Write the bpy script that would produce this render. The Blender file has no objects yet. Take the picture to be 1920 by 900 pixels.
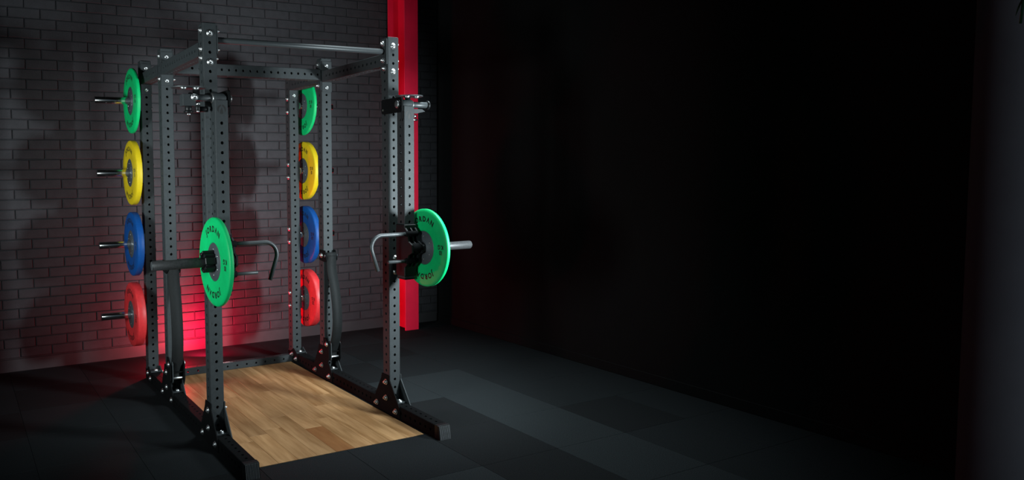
import bpy, math, random
from mathutils import Matrix, Vector
random.seed(7)
S = bpy.context.scene
COL = S.collection
PI = math.pi

# ------------------------------------------------------------------ camera
yaw, pitch, roll = 4.50468596e-01, 6.57255124e-02, -1.30217930e-02
fw = Vector((math.sin(yaw)*math.cos(pitch), math.cos(yaw)*math.cos(pitch), -math.sin(pitch)))
rt = Vector((math.cos(yaw), -math.sin(yaw), 0)); up = rt.cross(fw)
cr, sr = math.cos(roll), math.sin(roll)
r2 = cr*rt + sr*up; u2 = -sr*rt + cr*up
cam = bpy.data.cameras.new('camera'); camo = bpy.data.objects.new('camera', cam); COL.objects.link(camo)
M4 = Matrix((r2, u2, -fw)).transposed().to_4x4(); M4.translation = Vector((-1.24587, -3.72786, 1.47704))
camo.matrix_world = M4
cam.sensor_width = 36; cam.lens = 1374.50*36/1920
cam.shift_x = (960-577.01)/1920; cam.shift_y = -(450-412.4)/1920
cam.clip_start = .05; cam.clip_end = 60
S.camera = camo

# ------------------------------------------------------------------ light and exposure
S.view_settings.view_transform = 'Standard'; S.view_settings.look = 'None'
S.view_settings.exposure = 0.0; S.view_settings.gamma = 1.0
w = bpy.data.worlds.new('world'); S.world = w; w.use_nodes = True
w.node_tree.nodes['Background'].inputs[0].default_value = (.55, .8, 1, 1)
w.node_tree.nodes['Background'].inputs[1].default_value = .06
def area(name, loc, target, sx, sy, power, col, spread=PI):
    l = bpy.data.lights.new(name, 'AREA'); l.shape = 'RECTANGLE'; l.size = sx; l.size_y = sy
    l.energy = power; l.color = col; l.spread = spread
    o = bpy.data.objects.new(name, l); COL.objects.link(o); o.location = loc
    o.rotation_euler = (Vector(target)-Vector(loc)).to_track_quat('-Z', 'Y').to_euler()
    return o
area('softbox_right', (2.2, -1.75, 1.3), (.85, .9, 1.1), .32, .45, 38, (.84, .96, 1), math.radians(86))
area('softbox_left', (-2.6, -1.2, 1.35), (-.1, .65, 1.4), .6, .7, 19, (.9, 1, 1), math.radians(66))
area('ceiling_softbox', (1.6, -.25, 3.3), (1.3, -.1, 0), .7, .7, 20, (.84, .96, 1), math.radians(74))
area('red_lamp_wall_side', (.48, 1.84, .1), (.66, 2.15, .3), .12, .12, 27, (1, .012, .06), PI)
l = bpy.data.lights.new('red_floor_lamp', 'POINT'); l.energy = 21; l.color = (1, .008, .035); l.shadow_soft_size = .03
o = bpy.data.objects.new('red_floor_lamp', l); COL.objects.link(o); o.location = (.25, 1.76, .12)
area('pillar_fill_light', (1.16, -3.2, 1.6), (1.79, -2.75, 1.6), .12, 2.4, 2.2, (.85, .92, 1), math.radians(80))  # added lamp, no doorway there: brightens the made-up pillar towards its right edge

# ------------------------------------------------------------------ materials
def mat(name, base, rough=.5, metal=0., spec=.5, noise=0., nscale=40., bump=0., bscale=300., coat=0.):
    m = bpy.data.materials.new(name); m.use_nodes = True
    nt = m.node_tree; b = nt.nodes['Principled BSDF']
    b.inputs['Base Color'].default_value = (*base, 1)
    b.inputs['Roughness'].default_value = rough; b.inputs['Metallic'].default_value = metal
    b.inputs['Specular IOR Level'].default_value = spec
    b.inputs['Coat Weight'].default_value = coat
    tc = nt.nodes.new('ShaderNodeTexCoord')
    if noise:
        n = nt.nodes.new('ShaderNodeTexNoise'); n.inputs['Scale'].default_value = nscale; n.inputs['Detail'].default_value = 6
        nt.links.new(tc.outputs['Object'], n.inputs['Vector'])
        r = nt.nodes.new('ShaderNodeMapRange'); r.inputs[1].default_value = .3; r.inputs[2].default_value = .7
        r.inputs[3].default_value = 1-noise; r.inputs[4].default_value = 1+noise
        nt.links.new(n.outputs['Fac'], r.inputs[0])
        mx = nt.nodes.new('ShaderNodeVectorMath'); mx.operation = 'SCALE'; mx.inputs[0].default_value = base
        nt.links.new(r.outputs[0], mx.inputs['Scale']); nt.links.new(mx.outputs[0], b.inputs['Base Color'])
    if bump:
        n = nt.nodes.new('ShaderNodeTexNoise'); n.inputs['Scale'].default_value = bscale; n.inputs['Detail'].default_value = 4
        nt.links.new(tc.outputs['Object'], n.inputs['Vector'])
        bp = nt.nodes.new('ShaderNodeBump'); bp.inputs['Strength'].default_value = bump; bp.inputs['Distance'].default_value = .002
        nt.links.new(n.outputs['Fac'], bp.inputs['Height']); nt.links.new(bp.outputs[0], b.inputs['Normal'])
    return m
M = {}
M['coat'] = mat('charcoal_powder_coat', (.025, .031, .034), .68, 0, .38, .12, 60, .25, 900)
M['coat_dark'] = mat('black_and_shaded_coat', (.007, .0075, .008), .75, 0, .03, .1, 60, .2, 900)  # black parts; also holds the shade of base beams and left gusset plates
M['plastic'] = mat('black_plastic', (.008, .009, .01), .42, 0, .25, .1, 80, .1, 500)
M['ridge'] = mat('grey_ribbed_plastic', (.13, .14, .145), .5)
M['bolt'] = mat('zinc_bolt', (.6, .62, .63), .38, 1, .5, .15, 90)
M['chrome'] = mat('chrome', (.8, .8, .8), .16, 1)
M['steel'] = mat('brushed_steel', (.085, .098, .11), .42, .35, .5, .1, 200)
M['peg'] = mat('worn_black_steel', (.05, .052, .055), .45, .4, .5, .25, 90, .3, 400)
M['handle'] = mat('satin_grey_tube', (.045, .052, .056), .45, .2)
M['green'] = mat('green_rubber', (.0, .48, .14), .5, 0, .35, .06, 30, .06, 500)
M['yellow'] = mat('yellow_rubber', (.62, .45, .008), .5, 0, .35, .06, 30, .06, 500)
M['blue'] = mat('blue_rubber', (.002, .06, .25), .5, 0, .3, .1, 60, .1, 500)
M['red'] = mat('red_rubber', (.66, .03, .035), .45, 0, .5, .1, 40, .1, 500)
M['ink'] = mat('black_ink', (.004, .004, .004), .6)
M['white'] = mat('white_ink', (.6, .6, .6), .5)
M['webbing'] = mat('black_webbing', (.008, .0095, .01), .65, 0, .2, .2, 120, .6, 500)
M['rubber'] = mat('speckled_black_rubber', (.013, .0155, .017), .9, 0, .08, .6, 260, .9, 500)
M['rubber2'] = mat('speckled_grey_rubber', (.019, .023, .025), .9, 0, .08, .6, 260, .9, 500)
M['rubber3'] = mat('speckled_dark_rubber', (.0105, .012, .013), .9, 0, .08, .6, 260, .9, 500)
M['brick'] = mat('black_painted_brick', (.033, .0335, .038), .68, 0, .35, .18, 14, .9, 160)
M['mortar'] = mat('black_painted_mortar', (.027, .027, .03), .75, 0, .3, .2, 30, .8, 200)
M['skirt'] = mat('black_painted_skirting', (.038, .037, .04), .5, 0, .4, .08, 10, .2, 200)
M['plaster'] = mat('matt_black_wall_paint', (.0035, .0037, .004), .85, 0, .15, .1, 8, .2, 300)
M['redpaint'] = mat('red_gloss_paint', (.8, .01, .05), .5, 0, .3, .05, 12, .1, 120)
M['greyplaster'] = mat('dark_grey_plaster', (.045, .048, .055), .85, 0, .1, .05, 10, .1, 100)
M['leaf'] = mat('green_leaf', (.02, .12, .03), .5)
M['leafy'] = mat('yellow_leaf', (.4, .35, .03), .5)

def wood(name, c1, c2):
    m = bpy.data.materials.new(name); m.use_nodes = True; nt = m.node_tree; b = nt.nodes['Principled BSDF']
    tc = nt.nodes.new('ShaderNodeTexCoord'); oi = nt.nodes.new('ShaderNodeObjectInfo')
    mp = nt.nodes.new('ShaderNodeMapping'); mp.inputs['Scale'].default_value = (9, .9, 6)
    cm = nt.nodes.new('ShaderNodeCombineXYZ')
    mul = nt.nodes.new('ShaderNodeMath'); mul.operation = 'MULTIPLY'; mul.inputs[1].default_value = 37
    nt.links.new(oi.outputs['Random'], mul.inputs[0]); nt.links.new(mul.outputs[0], cm.inputs[0]); nt.links.new(mul.outputs[0], cm.inputs[1])
    ad = nt.nodes.new('ShaderNodeVectorMath'); ad.operation = 'ADD'
    nt.links.new(tc.outputs['Object'], ad.inputs[0]); nt.links.new(cm.outputs[0], ad.inputs[1]); nt.links.new(ad.outputs[0], mp.inputs['Vector'])
    n = nt.nodes.new('ShaderNodeTexNoise'); n.inputs['Scale'].default_value = 1.3; n.inputs['Detail'].default_value = 5; n.inputs['Distortion'].default_value = 1.2
    nt.links.new(mp.outputs[0], n.inputs['Vector'])
    n2 = nt.nodes.new('ShaderNodeTexNoise'); n2.inputs['Scale'].default_value = 7; n2.inputs['Detail'].default_value = 6
    nt.links.new(mp.outputs[0], n2.inputs['Vector'])
    mm = nt.nodes.new('ShaderNodeMath'); mm.operation = 'MULTIPLY_ADD'; mm.inputs[1].default_value = .35
    nt.links.new(n2.outputs['Fac'], mm.inputs[0]); nt.links.new(n.outputs['Fac'], mm.inputs[2])
    r = nt.nodes.new('ShaderNodeValToRGB'); e = r.color_ramp.elements
    e[0].position = .45; e[0].color = (*c1, 1); e[1].position = .85; e[1].color = (*c2, 1)
    nt.links.new(mm.outputs[0], r.inputs[0])
    hs = nt.nodes.new('ShaderNodeHueSaturation'); mr = nt.nodes.new('ShaderNodeMapRange'); mr.inputs[3].default_value = .82; mr.inputs[4].default_value = 1.15
    nt.links.new(oi.outputs['Random'], mr.inputs[0]); nt.links.new(mr.outputs[0], hs.inputs['Value'])
    nt.links.new(r.outputs[0], hs.inputs['Color']); nt.links.new(hs.outputs[0], b.inputs['Base Color'])
    b.inputs['Roughness'].default_value = .5; b.inputs['Specular IOR Level'].default_value = .25
    return m
M['oak'] = wood('oiled_oak', (.225, .112, .04), (.45, .26, .12))
M['oak_red'] = wood('reddish_oak', (.2, .075, .022), (.31, .14, .05))

# ------------------------------------------------------------------ mesh helpers
class MB:
    def __init__(s): s.v = []; s.f = []; s.sm = []
    def add(s, vs, fs, smooth=False, T=None):
        n = len(s.v)
        s.v += [tuple(T @ Vector(p)) if T else tuple(p) for p in vs]
        s.f += [tuple(i+n for i in f) for f in fs]; s.sm += [smooth]*len(fs)
    def box(s, a, b, bev=.0, T=None):
        (x0, y0, z0), (x1, y1, z1) = a, b
        if bev <= 0:
            vs = [(x, y, z) for x in (x0, x1) for y in (y0, y1) for z in (z0, z1)]
            fs = [(0, 1, 3, 2), (4, 6, 7, 5), (0, 4, 5, 1), (2, 3, 7, 6), (0, 2, 6, 4), (1, 5, 7, 3)]
            s.add(vs, fs, T=T); return
        vs = []; idx = {}
        for ix, x in enumerate((x0, x1)):
            for iy, y in enumerate((y0, y1)):
                for iz, z in enumerate((z0, z1)):
                    dx, dy, dz = (bev if not ix else -bev), (bev if not iy else -bev), (bev if not iz else -bev)
                    idx[ix, iy, iz] = len(vs)
                    vs += [(x, y+dy, z+dz), (x+dx, y, z+dz), (x+dx, y+dy, z)]
        g = lambda ix, iy, iz, k: idx[ix, iy, iz]+k
        fs = [(g(0,0,0,0), g(0,0,1,0), g(0,1,1,0), g(0,1,0,0)), (g(1,0,0,0), g(1,1,0,0), g(1,1,1,0), g(1,0,1,0)),
              (g(0,0,0,1), g(1,0,0,1), g(1,0,1,1), g(0,0,1,1)), (g(0,1,0,1), g(0,1,1,1), g(1,1,1,1), g(1,1,0,1)),
              (g(0,0,0,2), g(0,1,0,2), g(1,1,0,2), g(1,0,0,2)), (g(0,0,1,2), g(1,0,1,2), g(1,1,1,2), g(0,1,1,2))]
        for a_ in (0, 1):
            for b_ in (0, 1):
                fs += [(g(a_,b_,0,0), g(a_,b_,1,0), g(a_,b_,1,1), g(a_,b_,0,1)),
                       (g(a_,0,b_,0), g(a_,1,b_,0), g(a_,1,b_,2), g(a_,0,b_,2)),
                       (g(0,a_,b_,1), g(1,a_,b_,1), g(1,a_,b_,2), g(0,a_,b_,2))]
                for c_ in (0, 1): fs.append((g(a_,b_,c_,0), g(a_,b_,c_,1), g(a_,b_,c_,2)))
        s.add(vs, fs, T=T)
    def lathe(s, prof, n=24, T=None, smooth=True, closed=False):
        # profile: list of (r, h) about +Z
        vs = []; fs = []; rows = []
        for r, h in prof:
            if r < 1e-6: rows.append([len(vs)]*n); vs.append((0, 0, h))
            else:
                rows.append(list(range(len(vs), len(vs)+n)))
                vs += [(r*math.cos(2*PI*i/n), r*math.sin(2*PI*i/n), h) for i in range(n)]
        pr = list(zip(rows, rows[1:])) + ([(rows[-1], rows[0])] if closed else [])
        for A, B in pr:
            for i in range(n):
                j = (i+1) % n
                q = []
                for k in (A[i], A[j], B[j], B[i]):
                    if k not in q: q.append(k)
                if len(q) > 2: fs.append(tuple(q))
        s.add(vs, fs, smooth, T)
    def cyl(s, p, q, r, n=20, bev=.001, smooth=True):
        p, q = Vector(p), Vector(q); L = (q-p).length
        T = Matrix.Translation(p) @ (q-p).to_track_quat('Z', 'Y').to_matrix().to_4x4()
        s.lathe([(0, 0), (r-bev, 0), (r, bev), (r, L-bev), (r-bev, L), (0, L)], n, T, smooth)
    def prism(s, poly, axis, a, b):
        # poly 2-D points; axis 'x': (y,z), 'y': (x,z), 'z': (x,y)
        mk = {'x': lambda u, v, t: (t, u, v), 'y': lambda u, v, t: (u, t, v), 'z': lambda u, v, t: (u, v, t)}[axis]
        n = len(poly); vs = [mk(u, v, a) for u, v in poly]+[mk(u, v, b) for u, v in poly]
        fs = [tuple(range(n)), tuple(range(2*n-1, n-1, -1))]+[(i, (i+1) % n, (i+1) % n+n, i+n) for i in range(n)]
        s.add(vs, fs)
    def tube(s, pts, r, n=12):
        pts = [Vector(p) for p in pts]; vs = []; fs = []
        nrm = None
        for i, p in enumerate(pts):
            d = (pts[min(i+1, len(pts)-1)]-pts[max(i-1, 0)]).normalized()
            if nrm is None: nrm = d.orthogonal().normalized()
            nrm = (nrm-d*nrm.dot(d)).normalized(); bn = d.cross(nrm)
            vs += [p+r*(math.cos(2*PI*k/n)*nrm+math.sin(2*PI*k/n)*bn) for k in range(n)]
        for i in range(len(pts)-1):
            for k in range(n):
                fs.append((i*n+k, i*n+(k+1) % n, (i+1)*n+(k+1) % n, (i+1)*n+k))
        fs.append(tuple(range(n))[::-1]); fs.append(tuple(range(len(vs)-n, len(vs))))
        s.add(vs, fs[:-2], True); n0 = len(s.v)-len(vs)
        for f in fs[-2:]: s.f.append(tuple(i+n0 for i in f)); s.sm.append(False)
    def mesh(s, name, m):
        me = bpy.data.meshes.new(name); me.from_pydata([tuple(v) for v in s.v], [], s.f)
        me.validate(); 
        if len(s.sm) == len(me.polygons): me.polygons.foreach_set('use_smooth', s.sm)
        me.materials.append(M[m] if isinstance(m, str) else m)
        import bmesh
        bm = bmesh.new(); bm.from_mesh(me); bmesh.ops.recalc_face_normals(bm, faces=bm.faces); bm.to_mesh(me); bm.free()
        return me
    def split(s, name, m, parent=None):
        # one object for each connected piece
        par = list(range(len(s.v)))
        def fd(a):
            while par[a] != a: par[a] = par[par[a]]; a = par[a]
            return a
        for f in s.f:
            for i in f[1:]: par[fd(i)] = fd(f[0])
        groups = {}
        for f, sm in zip(s.f, s.sm): groups.setdefault(fd(f[0]), []).append((f, sm))
        out = []
        for g in groups.values():
            ids = sorted({i for f, _ in g for i in f}); mp = {i: k for k, i in enumerate(ids)}
            q = MB(); q.v = [s.v[i] for i in ids]; q.f = [tuple(mp[i] for i in f) for f, _ in g]; q.sm = [sm for _, sm in g]
            out.append(q.build(name, m, parent))
        return out
    def build(s, name, m, parent=None, loc=None):
        o = bpy.data.objects.new(name, s.mesh(name, m)); COL.objects.link(o)
        if parent: o.parent = parent
        if loc: o.location = loc
        return o
def inst(name, me, parent=None, loc=(0, 0, 0), rot=None):
    o = bpy.data.objects.new(name, me); COL.objects.link(o)
    if parent: o.parent = parent
    o.location = loc
    if rot: o.rotation_euler = rot
    return o
def tag(o, label=None, cat=None, group=None, kind=None):
    if label: o['label'] = label
    if cat: o['category'] = cat
    if group: o['group'] = group
    if kind: o['kind'] = kind
    return o
def thing(name, label, cat, loc=(0, 0, 0), group=None):
    o = bpy.data.objects.new(name, None); COL.objects.link(o); o.location = loc; o.empty_display_size = .1
    return tag(o, label, cat, group)

def perf(mb, L, w, h, holes, r=.0085, ch=.003, T=None, faces=(1, 1, 1, 1), pitch=.05, wall=.016, seg=12):
    """square tube along +Z from 0 to L, section w (x) by h (y); holes = centres along Z"""
    hw, hh = w/2, h/2
    F = [(Vector((0, -hh, 0)), Vector((1, 0, 0)), hw, Vector((0, 1, 0))), (Vector((hw, 0, 0)), Vector((0, 1, 0)), hh, Vector((-1, 0, 0))),
         (Vector((0, hh, 0)), Vector((-1, 0, 0)), hw, Vector((0, -1, 0))), (Vector((-hw, 0, 0)), Vector((0, -1, 0)), hh, Vector((1, 0, 0)))]
    Z = Vector((0, 0, 1)); vs = []; fs = []
    def q(pts):
        n = len(vs); vs.extend(pts); fs.append(tuple(range(n, n+len(pts))))
    for (c, u, half, inn), on in zip(F, faces):
        e = half-ch
        if not on or not holes:
            q([c-u*e, c+u*e, c+u*e+Z*L, c-u*e+Z*L])
        else:
            z0 = 0
            hp = pitch/2
            for hz in holes:
                if hz-hp > z0+1e-5: q([c-u*e+Z*z0, c+u*e+Z*z0, c+u*e+Z*(hz-hp), c-u*e+Z*(hz-hp)])
                z0 = hz+hp
                n = len(vs); inner = []; outer = []
                ca = math.atan2(hp, e)
                ang = [2*PI*k/seg for k in range(seg)]
                snap = {}
                for sx, sz, a in ((1, 1, ca), (-1, 1, PI-ca), (-1, -1, PI+ca), (1, -1, 2*PI-ca)):
                    k = min(range(seg), key=lambda k: abs(ang[k]-a)); snap[k] = (sx*e, sz*hp)
                for k, a in enumerate(ang):
                    inner.append(c+u*(r*math.cos(a))+Z*(hz+r*math.sin(a)))
                    if k in snap: x, z = snap[k]
                    else:
                        cx, sz = math.cos(a), math.sin(a)
                        t = min(e/abs(cx) if abs(cx) > 1e-6 else 9, hp/abs(sz) if abs(sz) > 1e-6 else 9); x, z = cx*t, sz*t
                    outer.append(c+u*x+Z*(hz+z))
                vs.extend(inner); vs.extend(outer); vs.extend([p+inn*wall for p in inner])
                for k in range(seg):
                    j = (k+1) % seg
                    fs.append((n+k, n+seg+k, n+seg+j, n+j)); fs.append((n+k, n+j, n+2*seg+j, n+2*seg+k))
            if L > z0+1e-5: q([c-u*e+Z*z0, c+u*e+Z*z0, c+u*e+Z*L, c-u*e+Z*L])
    for sx, sy in ((1, -1), (1, 1), (-1, 1), (-1, -1)):
        a = Vector((sx*(hw-ch), sy*hh, 0)); b = Vector((sx*hw, sy*(hh-ch), 0)); q([a, b, b+Z*L, a+Z*L])
    for z in (0, L):
        q([Vector((x, y, z)) for x, y in ((-hw+ch, -hh), (hw-ch, -hh), (hw, -hh+ch), (hw, hh-ch), (hw-ch, hh), (-hw+ch, hh), (-hw, hh-ch), (-hw, -hh+ch))])
    mb.add(vs, fs, False, T)
AX = Matrix.Rotation(PI/2, 4, 'Y')           # local Z -> world X
AY = Matrix.Rotation(-PI/2, 4, 'X')          # local Z -> world Y

# text as flat print -------------------------------------------------
_gl = {}
def glyph(ch, bold=.02):
    if (ch, bold) in _gl: return _gl[ch, bold]
    src = 'V' if ch == '\u039b' else ch
    c = bpy.data.curves.new('t', 'FONT'); c.body = src; c.size = 1; c.offset = bold; c.resolution_u = 3
    o = bpy.data.objects.new('t', c); COL.objects.link(o)
    dg = bpy.context.evaluated_depsgraph_get(); me = o.evaluated_get(dg).to_mesh()
    vs = [(v.co.x, v.co.y) for v in me.vertices]; fs = [tuple(p.vertices) for p in me.polygons]
    o.evaluated_get(dg).to_mesh_clear(); bpy.data.objects.remove(o); bpy.data.curves.remove(c)
    x0 = min(v[0] for v in vs); x1 = max(v[0] for v in vs); h = .72
    vs = [(x-(x0+x1)/2, y) for x, y in vs]
    if ch == '\u039b': vs = [(-x, h-y) for x, y in vs]
    _gl[ch, bold] = (vs, fs, x1-x0); return _gl[ch, bold]
def line_text(mb, txt, size, place, bold=.02, gap=.12):
    """place(x, y) -> 3-D point; text centred"""
    ws = [glyph(c, bold)[2] if c != ' ' else .3 for c in txt]; tot = sum(ws)+gap*(len(ws)-1); x = -tot/2
    for c, w_ in zip(txt, ws):
        if c != ' ':
            vs, fs, _ = glyph(c, bold); mb.add([place((vx+x+w_/2)*size, vy*size) for vx, vy in vs], fs)
        x += w_+gap
def arc_text(mb, txt, size, R, mid, place, bold=.02, gap=.14):
    ws = [glyph(c, bold)[2] for c in txt]; tot = sum(ws)+gap*(len(ws)-1); x = -tot/2
    for c, w_ in zip(txt, ws):
        a = mid-(x+w_/2)*size/R; vs, fs, _ = glyph(c, bold); pts = []
        for vx, vy in vs:
            px, py = vx*size, R+vy*size; t = a-PI/2
            pts.append(place(px*math.cos(t)-py*math.sin(t), px*math.sin(t)+py*math.cos(t)))
        mb.add(pts, fs); x += w_+gap

# ------------------------------------------------------------------ setting
W = 1.1334; YM = .8627; YR = 1.4099; WY = 2.15
fl = MB(); fl.box((-3.2, -4.6, -.06), (3.0, 2.3, -.02)); floor = fl.build('floor', 'mortar'); tag(floor, kind='structure')
tmeshes = {}
for k in ('rubber', 'rubber2', 'rubber3'):
    t = MB(); t.box((.0006, .0006, -.02), (.4994, .4994, 0), .0012); tmeshes[k] = t.mesh('rubber_tile', k)
light_tiles = {}
for i in range(-5, 6):
    for j in range(-4, 6):
        x, y = .08+.5*i, -.385+.5*j
        if x > 2.99 or y > 2.14: continue
        if i in (0, 1) and 0 <= j <= 3 and j*0.5-.385 < 1.4: 
            if y < 1.3: continue
        if x+.5 > 3.0:
            t = MB(); t.box((.0006, .0006, -.02), (3.0-x-.001, .4994, 0), .0012); me = t.mesh('rubber_tile', 'rubber')
        elif y+.5 > 2.15:
            t = MB(); t.box((.0006, .0006, -.02), (.4994, 2.15-y-.001, 0), .0012); me = t.mesh('rubber_tile', 'rubber')
        else:
            k = 'rubber2' if (i == 3 and j <= 1) or (i == 1 and j == -2) or (i == 2 and j == 1) else ('rubber3' if (i*7+j*3) % 5 == 0 or (i == 2 and j < 1) else 'rubber')
            me = tmeshes[k]
        inst('rubber_tile', me, floor, (x, y, 0))

# platform of oak planks between the rack's base beams
plat = thing('lifting_platform', 'honey coloured oak plank inlay framed by the rack base beams', 'platform', (.0, 0, 0))
for i in range(9):
    x0 = .078+i*.111; x1 = x0+.1104
    cuts = [-.384]; rr = random.Random(i*3+1)
    if i == 4: cuts += [.0, .78]
    else:
        y = -.384+rr.uniform(.25, .95)
        while y < 1.2: cuts.append(y); y += rr.uniform(.6, 1.1)
    cuts.append(1.409)
    for k in range(len(cuts)-1):
        p = MB(); p.box((-.0552, 0, -.02), (.0552, cuts[k+1]-cuts[k]-.0006, .0015), .0006)
        p.build('plank', 'oak_red' if (i == 4 and k == 0) else 'oak', plat, ((x0+x1)/2, cuts[k], 0))

# brick wall ---------------------------------------------------------
wb = MB(); wb.box((-3.2, WY+.004, -.02), (3.0, WY+.2, 3.5)); wall = wb.build('wall_back', 'mortar'); tag(wall, kind='structure')
def brick_geo(mb, L, H, rnd, ox=0, oy=0, oz=0):
    hx, hz = L/2, H/2; d = rnd.uniform(-.0012, .0015); b = .0035
    j = lambda s=.0012: rnd.uniform(-s, s)
    n = 4; outer = [(-hx+j(), -hz+j()), (0+j(), -hz+j()), (hx+j(), -hz+j()), (hx+j(), hz+j()), (0+j(), hz+j()), (-hx+j(), hz+j())]
    inn = []
    for x, z in outer:
        inn.append((x-(b if x > .01 else (-b if x < -.01 else 0)), z-(b if z > 0 else -b)))
    vs = [(ox+x, oy+.004, oz+z) for x, z in outer]+[(ox+x, oy-.001+d, oz+z) for x, z in outer]+[(ox+x, oy-.0045+d+j(.0008), oz+z) for x, z in inn]
    fs = []
    for a in range(6):
        c = (a+1) % 6; fs += [(a, c, 6+c, 6+a), (6+a, 6+c, 12+c, 12+a)]
    fs += [(12, 13, 16, 17), (13, 14, 15, 16)]
    mb.add(vs, fs)
bricks = []
PZ, PX = .0747, .2275
row = 0
z = .1385
while z < 3.3:
    off = 1.101 if row % 2 == int(round((1.8425-.1385)/PZ)) % 2 else 1.101+PX/2
    k0 = int((-3.1-off)/PX); x = off+k0*PX
    while x < 2.99:
        a, b = max(x, -3.15), min(x+PX, 2.998)
        if b-a > .04: bricks.append(((a+b)/2, z, b-a-.006, PZ-.0055))
        x += PX
    z += PZ; row += 1
def vis(b):
    x, z = b[0], b[1]
    return -1.12 < x < 2.95 and z < 2.8
cand = sorted([b for b in bricks if vis(b)], key=lambda b: (b[0]+1.25)**2*.9+(b[1]-1.2)**2*1.6)
near = set(id(b) for b in cand[:300])
full = []
for k in range(8):
    m_ = MB(); brick_geo(m_, PX-.006, PZ-.0055, random.Random(k+10)); full.append(m_.mesh('brick', 'brick'))
rest = MB(); rr = random.Random(5)
for b in bricks:
    if id(b) in near:
        if abs(b[2]-(PX-.006)) < 1e-4: me = rr.choice(full)
        else: m_ = MB(); brick_geo(m_, b[2], b[3], rr); me = m_.mesh('brick', 'brick')
        inst('brick', me, wall, (b[0], WY, b[1]))
    else: brick_geo(rest, b[2], b[3], rr, b[0], WY, b[1])
tag(rest.build('brickwork', 'brick', wall), kind='stuff')
sk = MB(); sk.box((-3.2, WY-.006, -.019), (2.99, WY+.01, .092), .002); tag(sk.build('baseboard_back', 'skirt'), kind='structure')
m_ = MB(); m_.box((3.0, -4.6, -.02), (3.2, 2.35, 3.5)); tag(m_.build('wall_right', 'plaster'), kind='structure')
m_ = MB(); m_.box((2.99, -4.6, 0), (3.0, 2.14, .07), .003); tag(m_.build('baseboard_right', 'plaster'), kind='structure')
m_ = MB(); m_.box((-3.2, -4.6, 3.5), (3.2, 2.35, 3.6)); tag(m_.build('ceiling', 'plaster'), kind='structure')

# red steel column
col = thing('steel_column', 'tall red painted steel I-section column standing against the brick wall', 'column', (2.54, 2.0, 0))
def rel(o, t): o.parent = t; o.location = tuple(-c for c in t.location); return o
m_ = MB(); m_.box((2.465, 1.9, 0.0), (2.61, 1.913, 3.5), .0015); rel(m_.build('flange', 'redpaint'), col)
m_ = MB(); m_.box((2.425, 2.105, 0.0), (2.61, 2.118, 3.5), .0015); rel(m_.build('flange', 'redpaint'), col)
m_ = MB(); m_.box((2.532, 1.913, 0.0), (2.543, 2.105, 3.5)); rel(m_.build('web', 'redpaint'), col)

# ------------------------------------------------------------------ rack
rack = thing('power_rack', 'charcoal six-post power rack with perforated uprights and pull-up bar', 'rack')
posts = [('FL', 0, 0), ('FR', W, 0), ('ML', 0, YM), ('MR', W, YM), ('RL', 0, YR), ('RR', W, YR)]
ub = MB(); H0, H1 = .083, 2.26
perf(ub, H1-H0, .075, .075, [.56+.05*n-H0 for n in range(-9, 34)])
ume = ub.mesh('upright', 'coat')
nm = MB()
for n in range(1, 26, 2):
    zc = .56+.05*(n-1)
    line_text(nm, str(n), .016, lambda x, y, zc=zc: (-.023+x, -.0379, zc+.004+y), .01)
nme = nm.mesh('number_marks', 'ink')
cap = MB(); cap.box((-.0345, -.0345, 0), (.0345, .0345, .004), .0015); cme = cap.mesh('top_cap', 'plastic')
foot = MB(); foot.box((-.0375, -.105, 0), (.0375, .05, .008), .001); fme = foot.mesh('foot_plate', 'coat')
bb = MB()
bb.lathe([(0, 0), (.0185, 0), (.0185, .0022), (.0145, .0024), (.0145, .0028), (.0135, .0075), (.0095, .0105), (.0065, .011), (.006, .0085), (0, .0085)], 20)
bme = bb.mesh('bolt', 'bolt')
nb = MB()
nb.lathe([(0, 0), (.0175, 0), (.0175, .0022), (.0135, .0024), (.0135, .011), (.0115, .0125), (.0065, .0125), (.0065, .02), (0, .021)], 12, smooth=False)
nutme = nb.mesh('bolt', 'bolt')
def bolt(x, y, z, d, par=rack, nut=False):
    rot = {'-y': (PI/2, 0, 0), '-x': (0, -PI/2, 0), '+x': (0, PI/2, 0), '+z': (0, 0, 0), '+y': (-PI/2, 0, 0), '-z': (PI, 0, 0)}[d]
    return inst('bolt', nutme if nut else bme, par, (x, y, z), rot)
for nme_, x, y in posts:
    o = inst('upright', ume, rack, (x, y+.0375, H0))
    tag(inst('number_marks', nme, o, (0, 0, -H0)), kind='stuff'); inst('top_cap', cme, o, (0, 0, H1-H0))
    inst('foot_plate', fme, rack, (x, y+.0375, .075))
    bolt(x+.004, y-.045, .083, '+z')
    for z in (2.21, 2.06): bolt(x, y, z, '-y')
# side bolts near the top
for s, X in ((1, 0), (-1, W)):
    out = '-x' if s == 1 else '+x'; inn = '+x' if s == 1 else '-x'
    for z, dy in ((2.228, 0), (2.131, 0), (2.084, .0)):
        bolt(X-s*.0375, .0375+dy, z, out, nut=(s == -1)); bolt(X+s*(.046 if z > 2.1 else .0375), .0375+dy, z, inn, nut=True)
    for z in (2.22, 2.076):
        bolt(X-s*.0375, YM+.0375, z, out); bolt(X+s*.044, YM+.0375, z, inn, nut=True)
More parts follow.
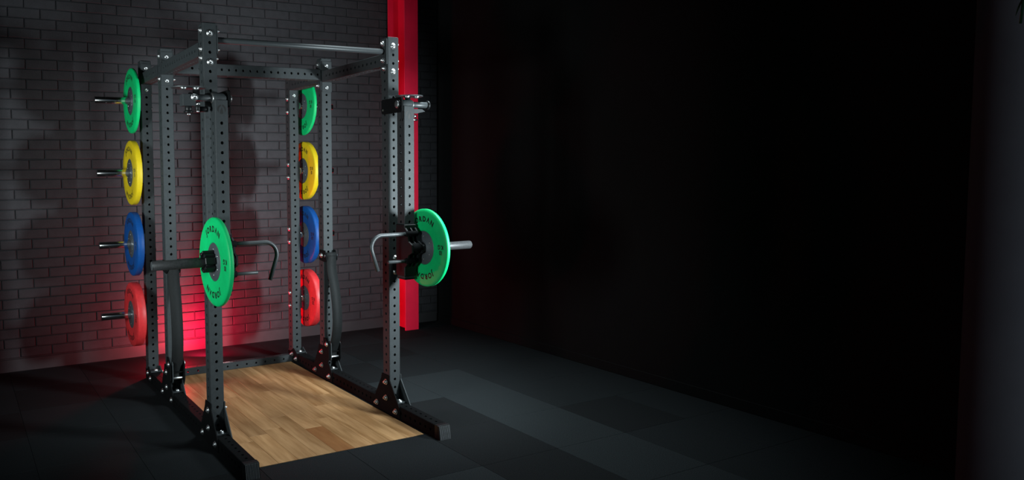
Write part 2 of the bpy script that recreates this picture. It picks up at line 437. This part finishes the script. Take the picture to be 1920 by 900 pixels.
# beams
def beam_y(x, y0, y1, zc, name='side_beam', w_=.075, h_=.075, first=.04, faces=(1, 1, 1, 1), m='coat'):
    b = MB(); n = int((y1-y0-.04)/.05); s0 = ((y1-y0)-(n-1)*.05)/2
    perf(b, y1-y0, w_, h_, [s0+.05*k for k in range(n)], T=Matrix.Translation((x, y0, zc)) @ AY, faces=faces)
    return b.build(name, m, rack)
for x in (0, W):
    for y0, y1 in ((.075, YM), (YM+.075, YR)):
        b = beam_y(x, y0, y1, 2.135)
        p = MB(); p.box((x-.0375, y0, 2.03), (x+.0375, y0+.007, 2.24), .001); p.box((x-.0375, y1-.007, 2.03), (x+.0375, y1, 2.24), .001)
        p.split('flange_plate', 'coat', b)
    b = beam_y(x, -.49, YR+.09, .0375, 'base_beam', m='coat_dark')  # darker coat puts the shade of the left faces into the colour
    c = MB(); xx = x
    c.prism([(-.508, 0), (-.49, 0), (-.49, .0745), (-.497, .0745)], 'x', x-.0385, x+.0385)
    c.box((x-.039, -.49, 0.0), (x+.039, -.46, .0772), .002)
    ec = c.build('end_cap', 'plastic', b)
    c = MB()
    for k in range(10):
        u = x-.034+k*.0072
        c.prism([(-.5115, .001), (-.506, .001), (-.495, .074), (-.5, .074)], 'x', u, u+.0032)
    tag(c.build('cap_ribs', 'ridge', b), kind='stuff') 
cb = MB(); L = W-.075
perf(cb, L, .075, .075, [.0294+.05*k+.0 for k in range(21)], T=Matrix.Translation((.0375, YM+.0375, 2.148)) @ AX)
cbo = cb.build('crossbeam', 'coat', rack)
p = MB()
for x in (.0375, W-.0375-.007): p.box((x, YM, 2.04), (x+.007, YM+.075, 2.25), .001)
p.split('flange_plate', 'coat', cbo)
cb = MB()
perf(cb, L, .055, .05, [.0605+.0765*k for k in range(13)], T=Matrix.Translation((.0375, YR+.025, .0275)) @ AX, pitch=.07, r=.0075)
cbo = cb.build('rear_base_beam', 'coat', rack)
p = MB()
p.box((.40, YR+.012, .0551), (.605, YR+.016, .0555))
for k in range(11):
    p.box((.42+k*.015, YR+.02, .0551), (.431+k*.015, YR+.034-(k % 3)*.003, .0555))
tag(p.build('white_sticker', 'white', cbo), kind='stuff')
# pull-up bar
pb = MB(); pb.cyl((.046, .0375, 2.181), (W-.046, .0375, 2.181), .0165, 24); pbo = pb.build('pull_up_bar', 'handle', rack)
p = MB()
for x in (.0385, W-.0385-.0075): p.box((x, .002, 2.105), (x+.0075, .073, 2.252), .0015)
p.split('flange_plate', 'coat', pbo)
# foot gussets
def gusset(x, y, front):
    pl = [(-.118, .003), (.175, .003), (.175, .06), (.09, .205), (.082, .235), (-.004, .235), (-.004, .208), (-.108, .072), (-.118, .05)]
    if not front: pl = [(-.10, .003), (.02, .003), (.03, .08), (-.02, .11), (-.1, .062)]
    for s in (-1, 1):
        g = MB(); a = x+s*.0376; g.prism([(y+u, v) for u, v in pl], 'x', a, a+s*.0055)
        g.build('foot_gusset', 'coat_dark' if s < 0 else 'coat', rack)  # left plates get the darker coat as painted shade
        d = '-x' if s < 0 else '+x'; a = x+s*.0432
        pts = ((.034, .19), (.034, .092), (.142, .036), (-.075, .036)) if front else ((-.07, .036), (.0, .06))
        for u, v in pts: bolt(a, y+u, v, d, nut=(s > 0) == (x < .5))
for x in (0, W):
    gusset(x, 0, True); gusset(x, YM, True); gusset(x, YR, False)
# storage pegs
PEGZ = (1.985, 1.485, .985, .485)
for s, X in ((-1, 0), (1, W)):
    for z in PEGZ:
        y = YR+.0375; b = MB()
        b.cyl((X+s*.044, y, z), (X+s*.349, y, z), .0245, 28, .002)
        b.cyl((X+s*.0442, y, z), (X+s*.066, y, z), .031, 28, .002)
        po = b.build('storage_peg', 'chrome', rack)
        f = MB(); a, c = sorted((X+s*.0378, X+s*.044)); f.box((a, y-.0375, z-.072), (c, y+.0375, z+.072), .001)
        f.build('flange_plate', 'coat', po)
        for dz in (-.05, .05):
            bolt(X-s*.0378, y, z+dz, '+x' if s < 0 else '-x')

# ------------------------------------------------------------------ weight plates
def plate_meshes(col_, t, kg):
    b = MB(); h = t/2
    b.lathe([(.0975, -h+.003), (.104, -h+.0015), (.135, -h+.0015), (.14, -h), (.207, -h), (.214, -h+.002), (.2225, -h+.005), (.225, -h+.009),
             (.225, h-.009), (.2225, h-.005), (.214, h-.002), (.207, h), (.14, h), (.135, h-.0015), (.104, h-.0015), (.0975, h-.003)], 72, AX, closed=True)
    d = b.mesh('rubber_disc', col_)
    b = MB(); g = h-.0015
    b.lathe([(.0255, -g-.001), (.031, -g-.001), (.033, -g+.001), (.094, -g+.001), (.0972, -g+.003), (.0972, g-.003), (.094, g-.001), (.033, g-.001), (.031, g+.001), (.0255, g+.001)], 48, AX, closed=True)
    hb = b.mesh('steel_hub', 'steel')
    b = MB(); b.lathe([(0, 0), (.0055, 0), (.0045, .0025), (0, .003)], 10, AX); rv = b.mesh('rivet', 'bolt')
    t_ = MB(); e = h+.0004
    for s in (-1, 1):
        P = (lambda x, y, s=s: (s*e, s*x, y))      # seen from -x (s=-1) +x on the right is -y ... mirrored per side
        P2 = (lambda x, y, s=s: (s*(h-.0009), s*x, y))
        for mid in (PI/2, -PI/2): arc_text(t_, 'JORD\u039bN', .042, .153, mid, P, .045, .12)
        # weight mark on the side of the disc
        q = (lambda x, y, s=s: P(-x*1.0+.167, -y-.0))
        line_text(t_, str(kg), .033, lambda x, y: q(x, y+.004), .04, .08)
        line_text(t_, 'KG', .033, lambda x, y: q(x, y-.027), .04, .08)
    lt = t_.mesh('lettering', 'ink')
    return d, hb, rv, lt, h
PM = {'green': plate_meshes('green', .03, 10), 'yellow': plate_meshes('yellow', .047, 15), 'blue': plate_meshes('blue', .053, 20), 'red': plate_meshes('red', .066, 25)}
def plate(kind, x, y, z, label, group, rx=0, yaw_=0):
    d, hb, rv, lt, h = PM[kind]
    t = thing('weight_plate', label, 'weight plate', (x, y, z), group); t.rotation_euler = (rx, 0, yaw_)
    inst('rubber_disc', d, t); tag(inst('lettering', lt, t), kind='stuff'); hub = inst('steel_hub', hb, t)
    for s in (-1, 1):
        for k in range(6):
            a = PI/6+k*PI/3
            inst('rivet', rv, hub, (s*(h-.0022), .066*math.cos(a), .066*math.sin(a)), (0, 0, 0 if s > 0 else PI))
    return t
for s, X, side in ((-1, 0, 'left'), (1, W, 'right')):
    for kind, z, kg, lv in (('green', PEGZ[0], 10, 'top'), ('yellow', PEGZ[1], 15, 'second'), ('blue', PEGZ[2], 20, 'third'), ('red', PEGZ[3], 25, 'lowest')):
        h = PM[kind][4]; x = X+s*(.08+h)
        lab = {'left': '%s %d kg bumper plate on the %s of the left chrome pegs' % (kind, kg, lv),
               'right': '%s %d kg bumper plate on the %s peg of the right rear post' % (kind, kg, lv)}[side]
        plate(kind, x, YR+.0375, z, lab, 'bumper plates on the rear storage pegs', 0, 0)
PY, PZc = -.222, 1.03
plate('green', -.0665, PY, PZc, 'bright green 10 kg bumper plate with black clamp, on the front left jammer arm', 'bumper plates on the jammer arms', 0, math.radians(1.5))
plate('green', 1.2035, PY, PZc, 'green 10 kg bumper plate on the front right jammer arm, before the red column', 'bumper plates on the jammer arms')

# collar on the left arm's peg
clr = thing('barbell_collar', 'black clamp collar locked on the left jammer arm peg against the green plate', 'collar', (-.108, PY, PZc))
b = MB()
for k in range(40): pass
b.lathe([(.0258, -.02), (.036, -.02), (.038, -.017), (.038, .017), (.036, .02), (.0258, .02)], 28, AX, closed=True); b.build('ring', 'plastic', clr)
b = MB()
for a in (20, 75, 135, 200, 255, 310):
    T = Matrix.Rotation(math.radians(a), 4, 'X')
    b.box((-.028, -.017, .034), (.026, .017, .05), .003, T)
b.split('grip_lug', 'plastic', clr)
b = MB(); b.box((-.034, -.036, .036), (.028, .012, .052), .004, Matrix.Rotation(math.radians(-25), 4, 'X')); b.box((-.04, -.016, .04), (-.028, .01, .05), .002)
b.split('lever', 'plastic', clr)

# ------------------------------------------------------------------ jammer arms
def arm(s, x0, dofs, label, side):
    X = lambda u: x0+s*u
    t = thing('jammer_arm', label, 'jammer arm', (x0, -.13, .85), 'jammer arms on the front posts')
    def P(o):
        for q in (o if isinstance(o, list) else [o]): q.parent = t; q.location = (-x0, .13, -.85)
        return o
    b = MB(); perf(b, .995, .069, .077, [1.729-.05*k-.85 for k in range(17, -1, -1)], T=Matrix.Translation((x0, -.1285, .85)))
    a = P(b.build('arm_tube', 'coat'))
    # emblem: two arcs around a teardrop, on the front face near the top
    b = MB(); ez = 1.795; ye = -.1674
    for sg in (-1, 1):
        pts = []
        for k in range(7): an = math.radians(8+k*17); pts.append((sg*(.0235*math.sin(an)), ez+.004+.0235*math.cos(an)))
        for k in range(6, -1, -1): an = math.radians(8+k*17); pts.append((sg*(.0165*math.sin(an)), ez-.004+.0245*math.cos(an)*.95))
        n = len(pts); b.add([(x0+p, ye, q) for p, q in pts], [(i, i+1, n-2-i, n-1-i) for i in range(6)])
    b.add([(x0+p, ye, ez+q) for p, q in ((0, .014), (.006, -.002), (.0085, -.014), (.007, -.02), (-.007, -.02), (-.0085, -.014), (-.006, -.002))], [tuple(range(7))])
    e = b.build('emblem', 'ink', a); 
    # pivot
    b = MB(); b.cyl((X(.03), -.13, 1.857), (X(.148), -.13, 1.857), .0175, 24); P(b.build('pivot_tube', 'handle'))
    b = MB(); b.cyl((X(-.036), -.13, 1.857), (X(.036), -.13, 1.857), .0285, 32, .002); P(b.build('pivot_sleeve', 'coat'))
    b = MB(); b.cyl((X(-.058), -.13, 1.857), (X(-.05), -.13, 1.857), .0275, 28, .002)
    b.cyl((X(.146), -.13, 1.857), (X(.158), -.13, 1.857), .026, 28, .002); P(b.split('washer', 'plastic'))
    b = MB(); b.cyl((X(-.064), -.13, 1.857), (X(-.058), -.13, 1.857), .021, 24, .0025); b.cyl((X(.036), -.13, 1.857), (X(.040), -.13, 1.857), .0265, 28, .001); P(b.split('pivot_bolt', 'bolt'))
    # carriage that clamps the arm to the post
    b = MB(); c = .018
    def rr_(y0, y1, z0, z1, r=.015):
        out = []
        for cx, cy, a0 in ((y1-r, z1-r, 0), (y0+r, z1-r, 90), (y0+r, z0+r, 180), (y1-r, z0+r, 270)):
            for k in range(5): an = math.radians(a0+k*22.5); out.append((cx+r*math.cos(an), cy+r*math.sin(an)))
        return out
    b.prism(rr_(-.165, .055, 1.812, 1.898), 'x', X(-.05), X(-.0385)); b.prism([(X(-.034), 1.825), (X(.036), 1.825), (X(.036), 1.892), (X(-.034), 1.892)], 'y', -.02, -.002); b.prism([(-.165, 1.83), (-.159, 1.83), (-.157, 1.775), (-.145, 1.762), (-.15, 1.758), (-.163, 1.772)], 'x', X(-.05), X(-.045))
    P(b.split('carriage', 'coat_dark'))
    b = MB(); hx = .165
    if side == 'left':
        b.box((min(X(.13), X(.197)), -.155, 1.813), (max(X(.13), X(.197)), -.095, 1.872), .002)
        P(b.build('hinge_block', 'coat'))
        bl = bolt(X(.137), -.13, 1.857, '-y'); P(bl); bl.location = (X(.137)-x0, -.13+.105, 1.857-.85)
        b = MB(); b.cyl((X(.162), -.13, 1.813), (X(.162), -.13, 1.79), .018, 20); b.cyl((X(.162), -.13, 1.79), (X(.162), -.13, 1.778), .024, 20, .003)
        b.cyl((X(.118), -.143, 1.822), (X(.118), -.143, 1.79), .012, 16); b.cyl((X(.1), -.125, 1.80), (X(.06), -.125, 1.80), .014, 16)
        P(b.split('locking_knob', 'plastic'))
        b = MB(); b.cyl((X(.162), -.13, 1.778), (X(.162), -.13, 1.768), .011, 6, .003); b.cyl((X(.118), -.143, 1.792), (X(.118), -.143, 1.783), .008, 6, .002)
        b.cyl((X(.112), -.16, 1.826), (X(.128), -.145, 1.82), .007, 8, .002)
        P(b.split('knob_bolt', 'bolt'))
    else:
        b.prism([(X(.04), 1.838), (X(.15), 1.838), (X(.17), 1.825), (X(.11), 1.812), (X(.04), 1.812)], 'y', -.08, -.07); P(b.build('hinge_block', 'coat'))
        b = MB(); b.cyl((X(.05), -.125, 1.797), (X(.075), -.125, 1.79), .009, 16); b.cyl((X(.04), -.12, 1.772), (X(.085), -.12, 1.772), .007, 14); P(b.split('locking_knob', 'chrome'))
    b = MB(); n = 36; pts = []
    for k in range(n):
        an = 2*PI*k/n; rx = .088 if side == 'left' else .085; ry = .075
        pts.append((X(dofs)+rx*math.cos(an), -.12+ry*math.sin(an)*(1 if math.sin(an) < 0 else .85)))
    b.prism(pts, 'z', 1.903, 1.909); P(b.build('turning_disc', 'handle'))
    for du, dv in ((-.035, -.02), (.03, -.02)):
        bl = bolt(0, 0, 0, '-z'); bl.parent = t; bl.location = (X(dofs)+du-x0, -.11+dv+.105, 1.903-.85)
    b = MB(); b.cyl((X(dofs*.75), -.12, 1.87), (X(dofs*.75), -.12, 1.903), .016, 16); P(b.build('disc_post', 'coat_dark'))
    # lower slider with cheeks, hub, peg, handles
    b = MB(); b.box((min(X(-.041), X(.041)), -.175, .862), (max(X(-.041), X(.041)), -.083, 1.165), .004); P(b.build('slider_sleeve', 'plastic'))
    ch = [(-.14, 1.145), (-.182, 1.145), (-.204, 1.125), (-.215, 1.07), (-.25, 1.052), (-.253, 1.008), (-.215, .99), (-.204, .94), (-.182, .918), (-.14, .918)]
    b = MB(); b.prism(ch, 'x', X(-.042), X(-.032)); b.prism(ch, 'x', X(.024), X(.034)); b.prism([(u*.97, v) for u, v in ch], 'x', X(-.004), X(.004)); P(b.split('slider_cheek', 'plastic'))
    b = MB(); b.cyl((X(-.03), PY, PZc), (X(.038), PY, PZc), .031, 28, .003)
    for z in (1.113, .957): b.cyl((X(-.052), -.2, z), (X(.03), -.2, z), .0165, 20, .002)
    P(b.split('hub', 'coat_dark'))
    b = MB(); b.cyl((X(.03), PY, PZc), (X(.388), PY, PZc), .0238, 30, .0015); P(b.build('sleeve_peg', 'peg'))
    b = MB(); b.cyl((X(.388), PY, PZc), (X(.393), PY, PZc), .0225, 30, .002); P(b.build('peg_cap', 'handle'))
    pts = [(X(-.03), -.2, 1.113), (X(-.12), -.2, 1.113), (X(-.205), -.2, 1.113)]
    cx, cz, R_ = -.21, 1.045, .068
    for k in range(1, 13):
        an = math.radians(90+k*8.9); pts.append((X(cx+R_*math.cos(an)), -.2, cz+R_*math.sin(an)))
    pts.append((X(-.237), -.2, .912))
    b = MB(); b.tube(pts, .0112, 16); P(b.build('handle', 'handle'))
    b = MB(); b.cyl((X(-.03), -.2, .957), (X(-.168), -.2, .957), .0095, 16); P(b.build('stub_bar', 'handle'))
    b = MB(); b.box((x0-.035, -.168, .842), (x0+.035, -.089, .85), .002); P(b.build('end_plug', 'plastic'))
    return t
arm(-1, -.001, .158, 'left jammer arm hanging before the front left post, bare black peg towards us', 'left')
arm(1, 1.1325, .028, 'right jammer arm hanging by the red column, bent handle pointing left', 'right')
# lock block on the right front post
b = MB(); b.box((W-.012, -.02, .88), (W+.022, -.0005, .935), .002); b.build('stop_block', 'coat_dark', rack)
for z in (.95, .868): bolt(W+.008, -.001, z, '-y')
bolt(W-.0375, .03, 1.835, '-x', nut=True)

# ------------------------------------------------------------------ safety straps
def strap(x, label, bul):
    t = thing('safety_strap', label, 'safety strap', (x, YM, .15), 'safety straps on the middle posts')
    def P(o):
        for q in (o if isinstance(o, list) else [o]): q.parent = t; q.location = (-x, -YM, -.15)
        return o
    f = YM
    ctl = [(.03, .868), (.022, .893), (.034, .906), (.048, .893), (.046, .87), (.05, .78), (.05+bul*.5, .68), (.05+bul*.9, .55), (.05+bul, .42), (.045+bul*.8, .32), (.045+bul*.3, .24), (.05, .19), (.062, .165)]
    path = []
    for i in range(len(ctl)-1):
        p0, p1, p2, p3 = ctl[max(i-1, 0)], ctl[i], ctl[i+1], ctl[min(i+2, len(ctl)-1)]
        for k in range(5):
            u = k/5; path.append(tuple(.5*((2*p1[j])+(-p0[j]+p2[j])*u+(2*p0[j]-5*p1[j]+4*p2[j]-p3[j])*u*u+(-p0[j]+3*p1[j]-3*p2[j]+p3[j])*u**3) for j in (0, 1)))
    path.append(ctl[-1])
    b = MB(); vs = []; fs = []; th = .005; n = len(path)
    for i, (d, z) in enumerate(path):
        a = path[max(i-1, 0)]; c = path[min(i+1, n-1)]; dy, dz = -(c[0]-a[0]), c[1]-a[1]; L_ = math.hypot(dy, dz) or 1; ny, nz = dz/L_, -dy/L_
        y = f-d
        for sx in (-.037, .037): vs += [(x+sx, y+ny*th/2, z+nz*th/2), (x+sx, y-ny*th/2, z-nz*th/2)]
    for i in range(n-1):
        q = 4*i
        fs += [(q, q+4, q+6, q+2), (q+1, q+3, q+7, q+5), (q, q+1, q+5, q+4), (q+2, q+6, q+7, q+3)]
    b.add(vs, fs, True); P(b.build('webbing', 'webbing'))
    b = MB()
    for s in (-1, 1):
        b.prism([(f-.055, .875), (f-.03, .922), (f+.055, .922), (f+.06, .85), (f-.03, .84), (f-.055, .86)], 'x', x+s*.0385, x+s*.0445)
    P(b.split('upper_bracket', 'coat_dark'))
    b = MB(); b.cyl((x-.05, f-.034, .885), (x+.052, f-.034, .885), .009, 16); P(b.build('upper_pin', 'steel'))
    for sx, d in ((-.0445, '-x'), (.0445, '+x')):
        o = bolt(0, 0, 0, d); o.parent = t; o.location = (sx, -.02 if d == '+x' else .02, .885-.15)
    b = MB()
    for s in (-1, 1):
        b.prism([(f-.085, .165), (f-.06, .12), (f+.0, .12), (f+.0, .30), (f-.04, .30), (f-.085, .255)], 'x', x+s*.0435, x+s*.0485)
    b.box((x-.044, f-.07, .205), (x+.044, f-.004, .21)); P(b.split('lower_bracket', 'coat_dark'))
    b = MB()
    out = [( .0+.02*math.cos(a), .0+.02*math.sin(a)) for a in [PI*k/8 for k in range(9)]]
    poly = [(f-.075+u, .262+v) for u, v in out]+[(f-.075-u, .165-v) for u, v in out]
    b.prism(poly, 'x', x-.036, x-.031); P(b.build('ratchet_link', 'coat'))
    o = bolt(0, 0, 0, '-x'); o.parent = t; o.location = (-.0485, -.05, .26-.15)
    o = bolt(0, 0, 0, '+x'); o.parent = t; o.location = (.0485, -.05, .26-.15)
    b = MB(); b.cyl((x-.042, f-.062, .17), (x+.042, f-.062, .17), .008, 12); P(b.build('lower_pin', 'bolt'))
    return t
strap(0, 'black webbing safety strap hanging down the middle left post, red glow behind', .05)
strap(W, 'black webbing safety strap bowing out from the middle right post', .075)

# ------------------------------------------------------------------ far right edge: rounded grey pillar made up for a blurred pale strip, and a leafy sprig
b = MB(); b.lathe([(.222, 0), (.222, 3.5)], 96, Matrix.Translation((1.794, -2.73, 0))); tag(b.build('made_up_pillar_1', 'greyplaster'), kind='structure')
pl = thing('hanging_plant', 'green leafy sprig hanging at the top right corner beside the made-up grey pillar', 'plant', (1.2, -2.83, 1.885))
def leaf(base, tip, wid, m):
    base, tip = Vector(base), Vector(tip); d = tip-base; sd = d.cross(Vector((.4, -.8, .2))).normalized()*wid; up_ = sd.cross(d).normalized()*wid*.35
    vs = []; n = 7
    for i in range(n):
        t = i/(n-1); wv = math.sin(PI*min(1, t*.94+.03))**.8; c = base+d*t-Vector((0, 0, .02*t*t))
        vs += [c-sd*wv, c-up_*wv, c+sd*wv]
    fs = []
    for i in range(n-1):
        q = 3*i; fs += [(q, q+1, q+4, q+3), (q+1, q+2, q+5, q+4)]
    b = MB(); b.add(vs, fs, True); return b.build('leaf', m, pl)
SP = SPRIG = (0, 0, 0)
b = MB(); b.tube([(0, 0, .35), (.005, .0, .15), (-.01, .0, 0), (-.02, 0, -.06)], .003, 8); b.build('stem', 'leaf', pl)
for i, (bx, bz, tx, tz, wd, mm) in enumerate(((0, .12, -.1, .06, .018, 'leaf'), (0, .1, .09, .05, .018, 'leaf'), (-.01, .02, -.06, -.05, .013, 'leaf'), (-.01, .03, .05, -.01, .012, 'leafy'), (0, .06, -.02, .0, .012, 'leafy'), (0, .2, -.09, .17, .02, 'leaf'), (0, .22, .1, .16, .02, 'leaf'))):
    k = .42; leaf((bx*k, 0, bz*k), (tx*k, .02*(i % 3-1)*k, tz*k), wd*k*1.4, mm)
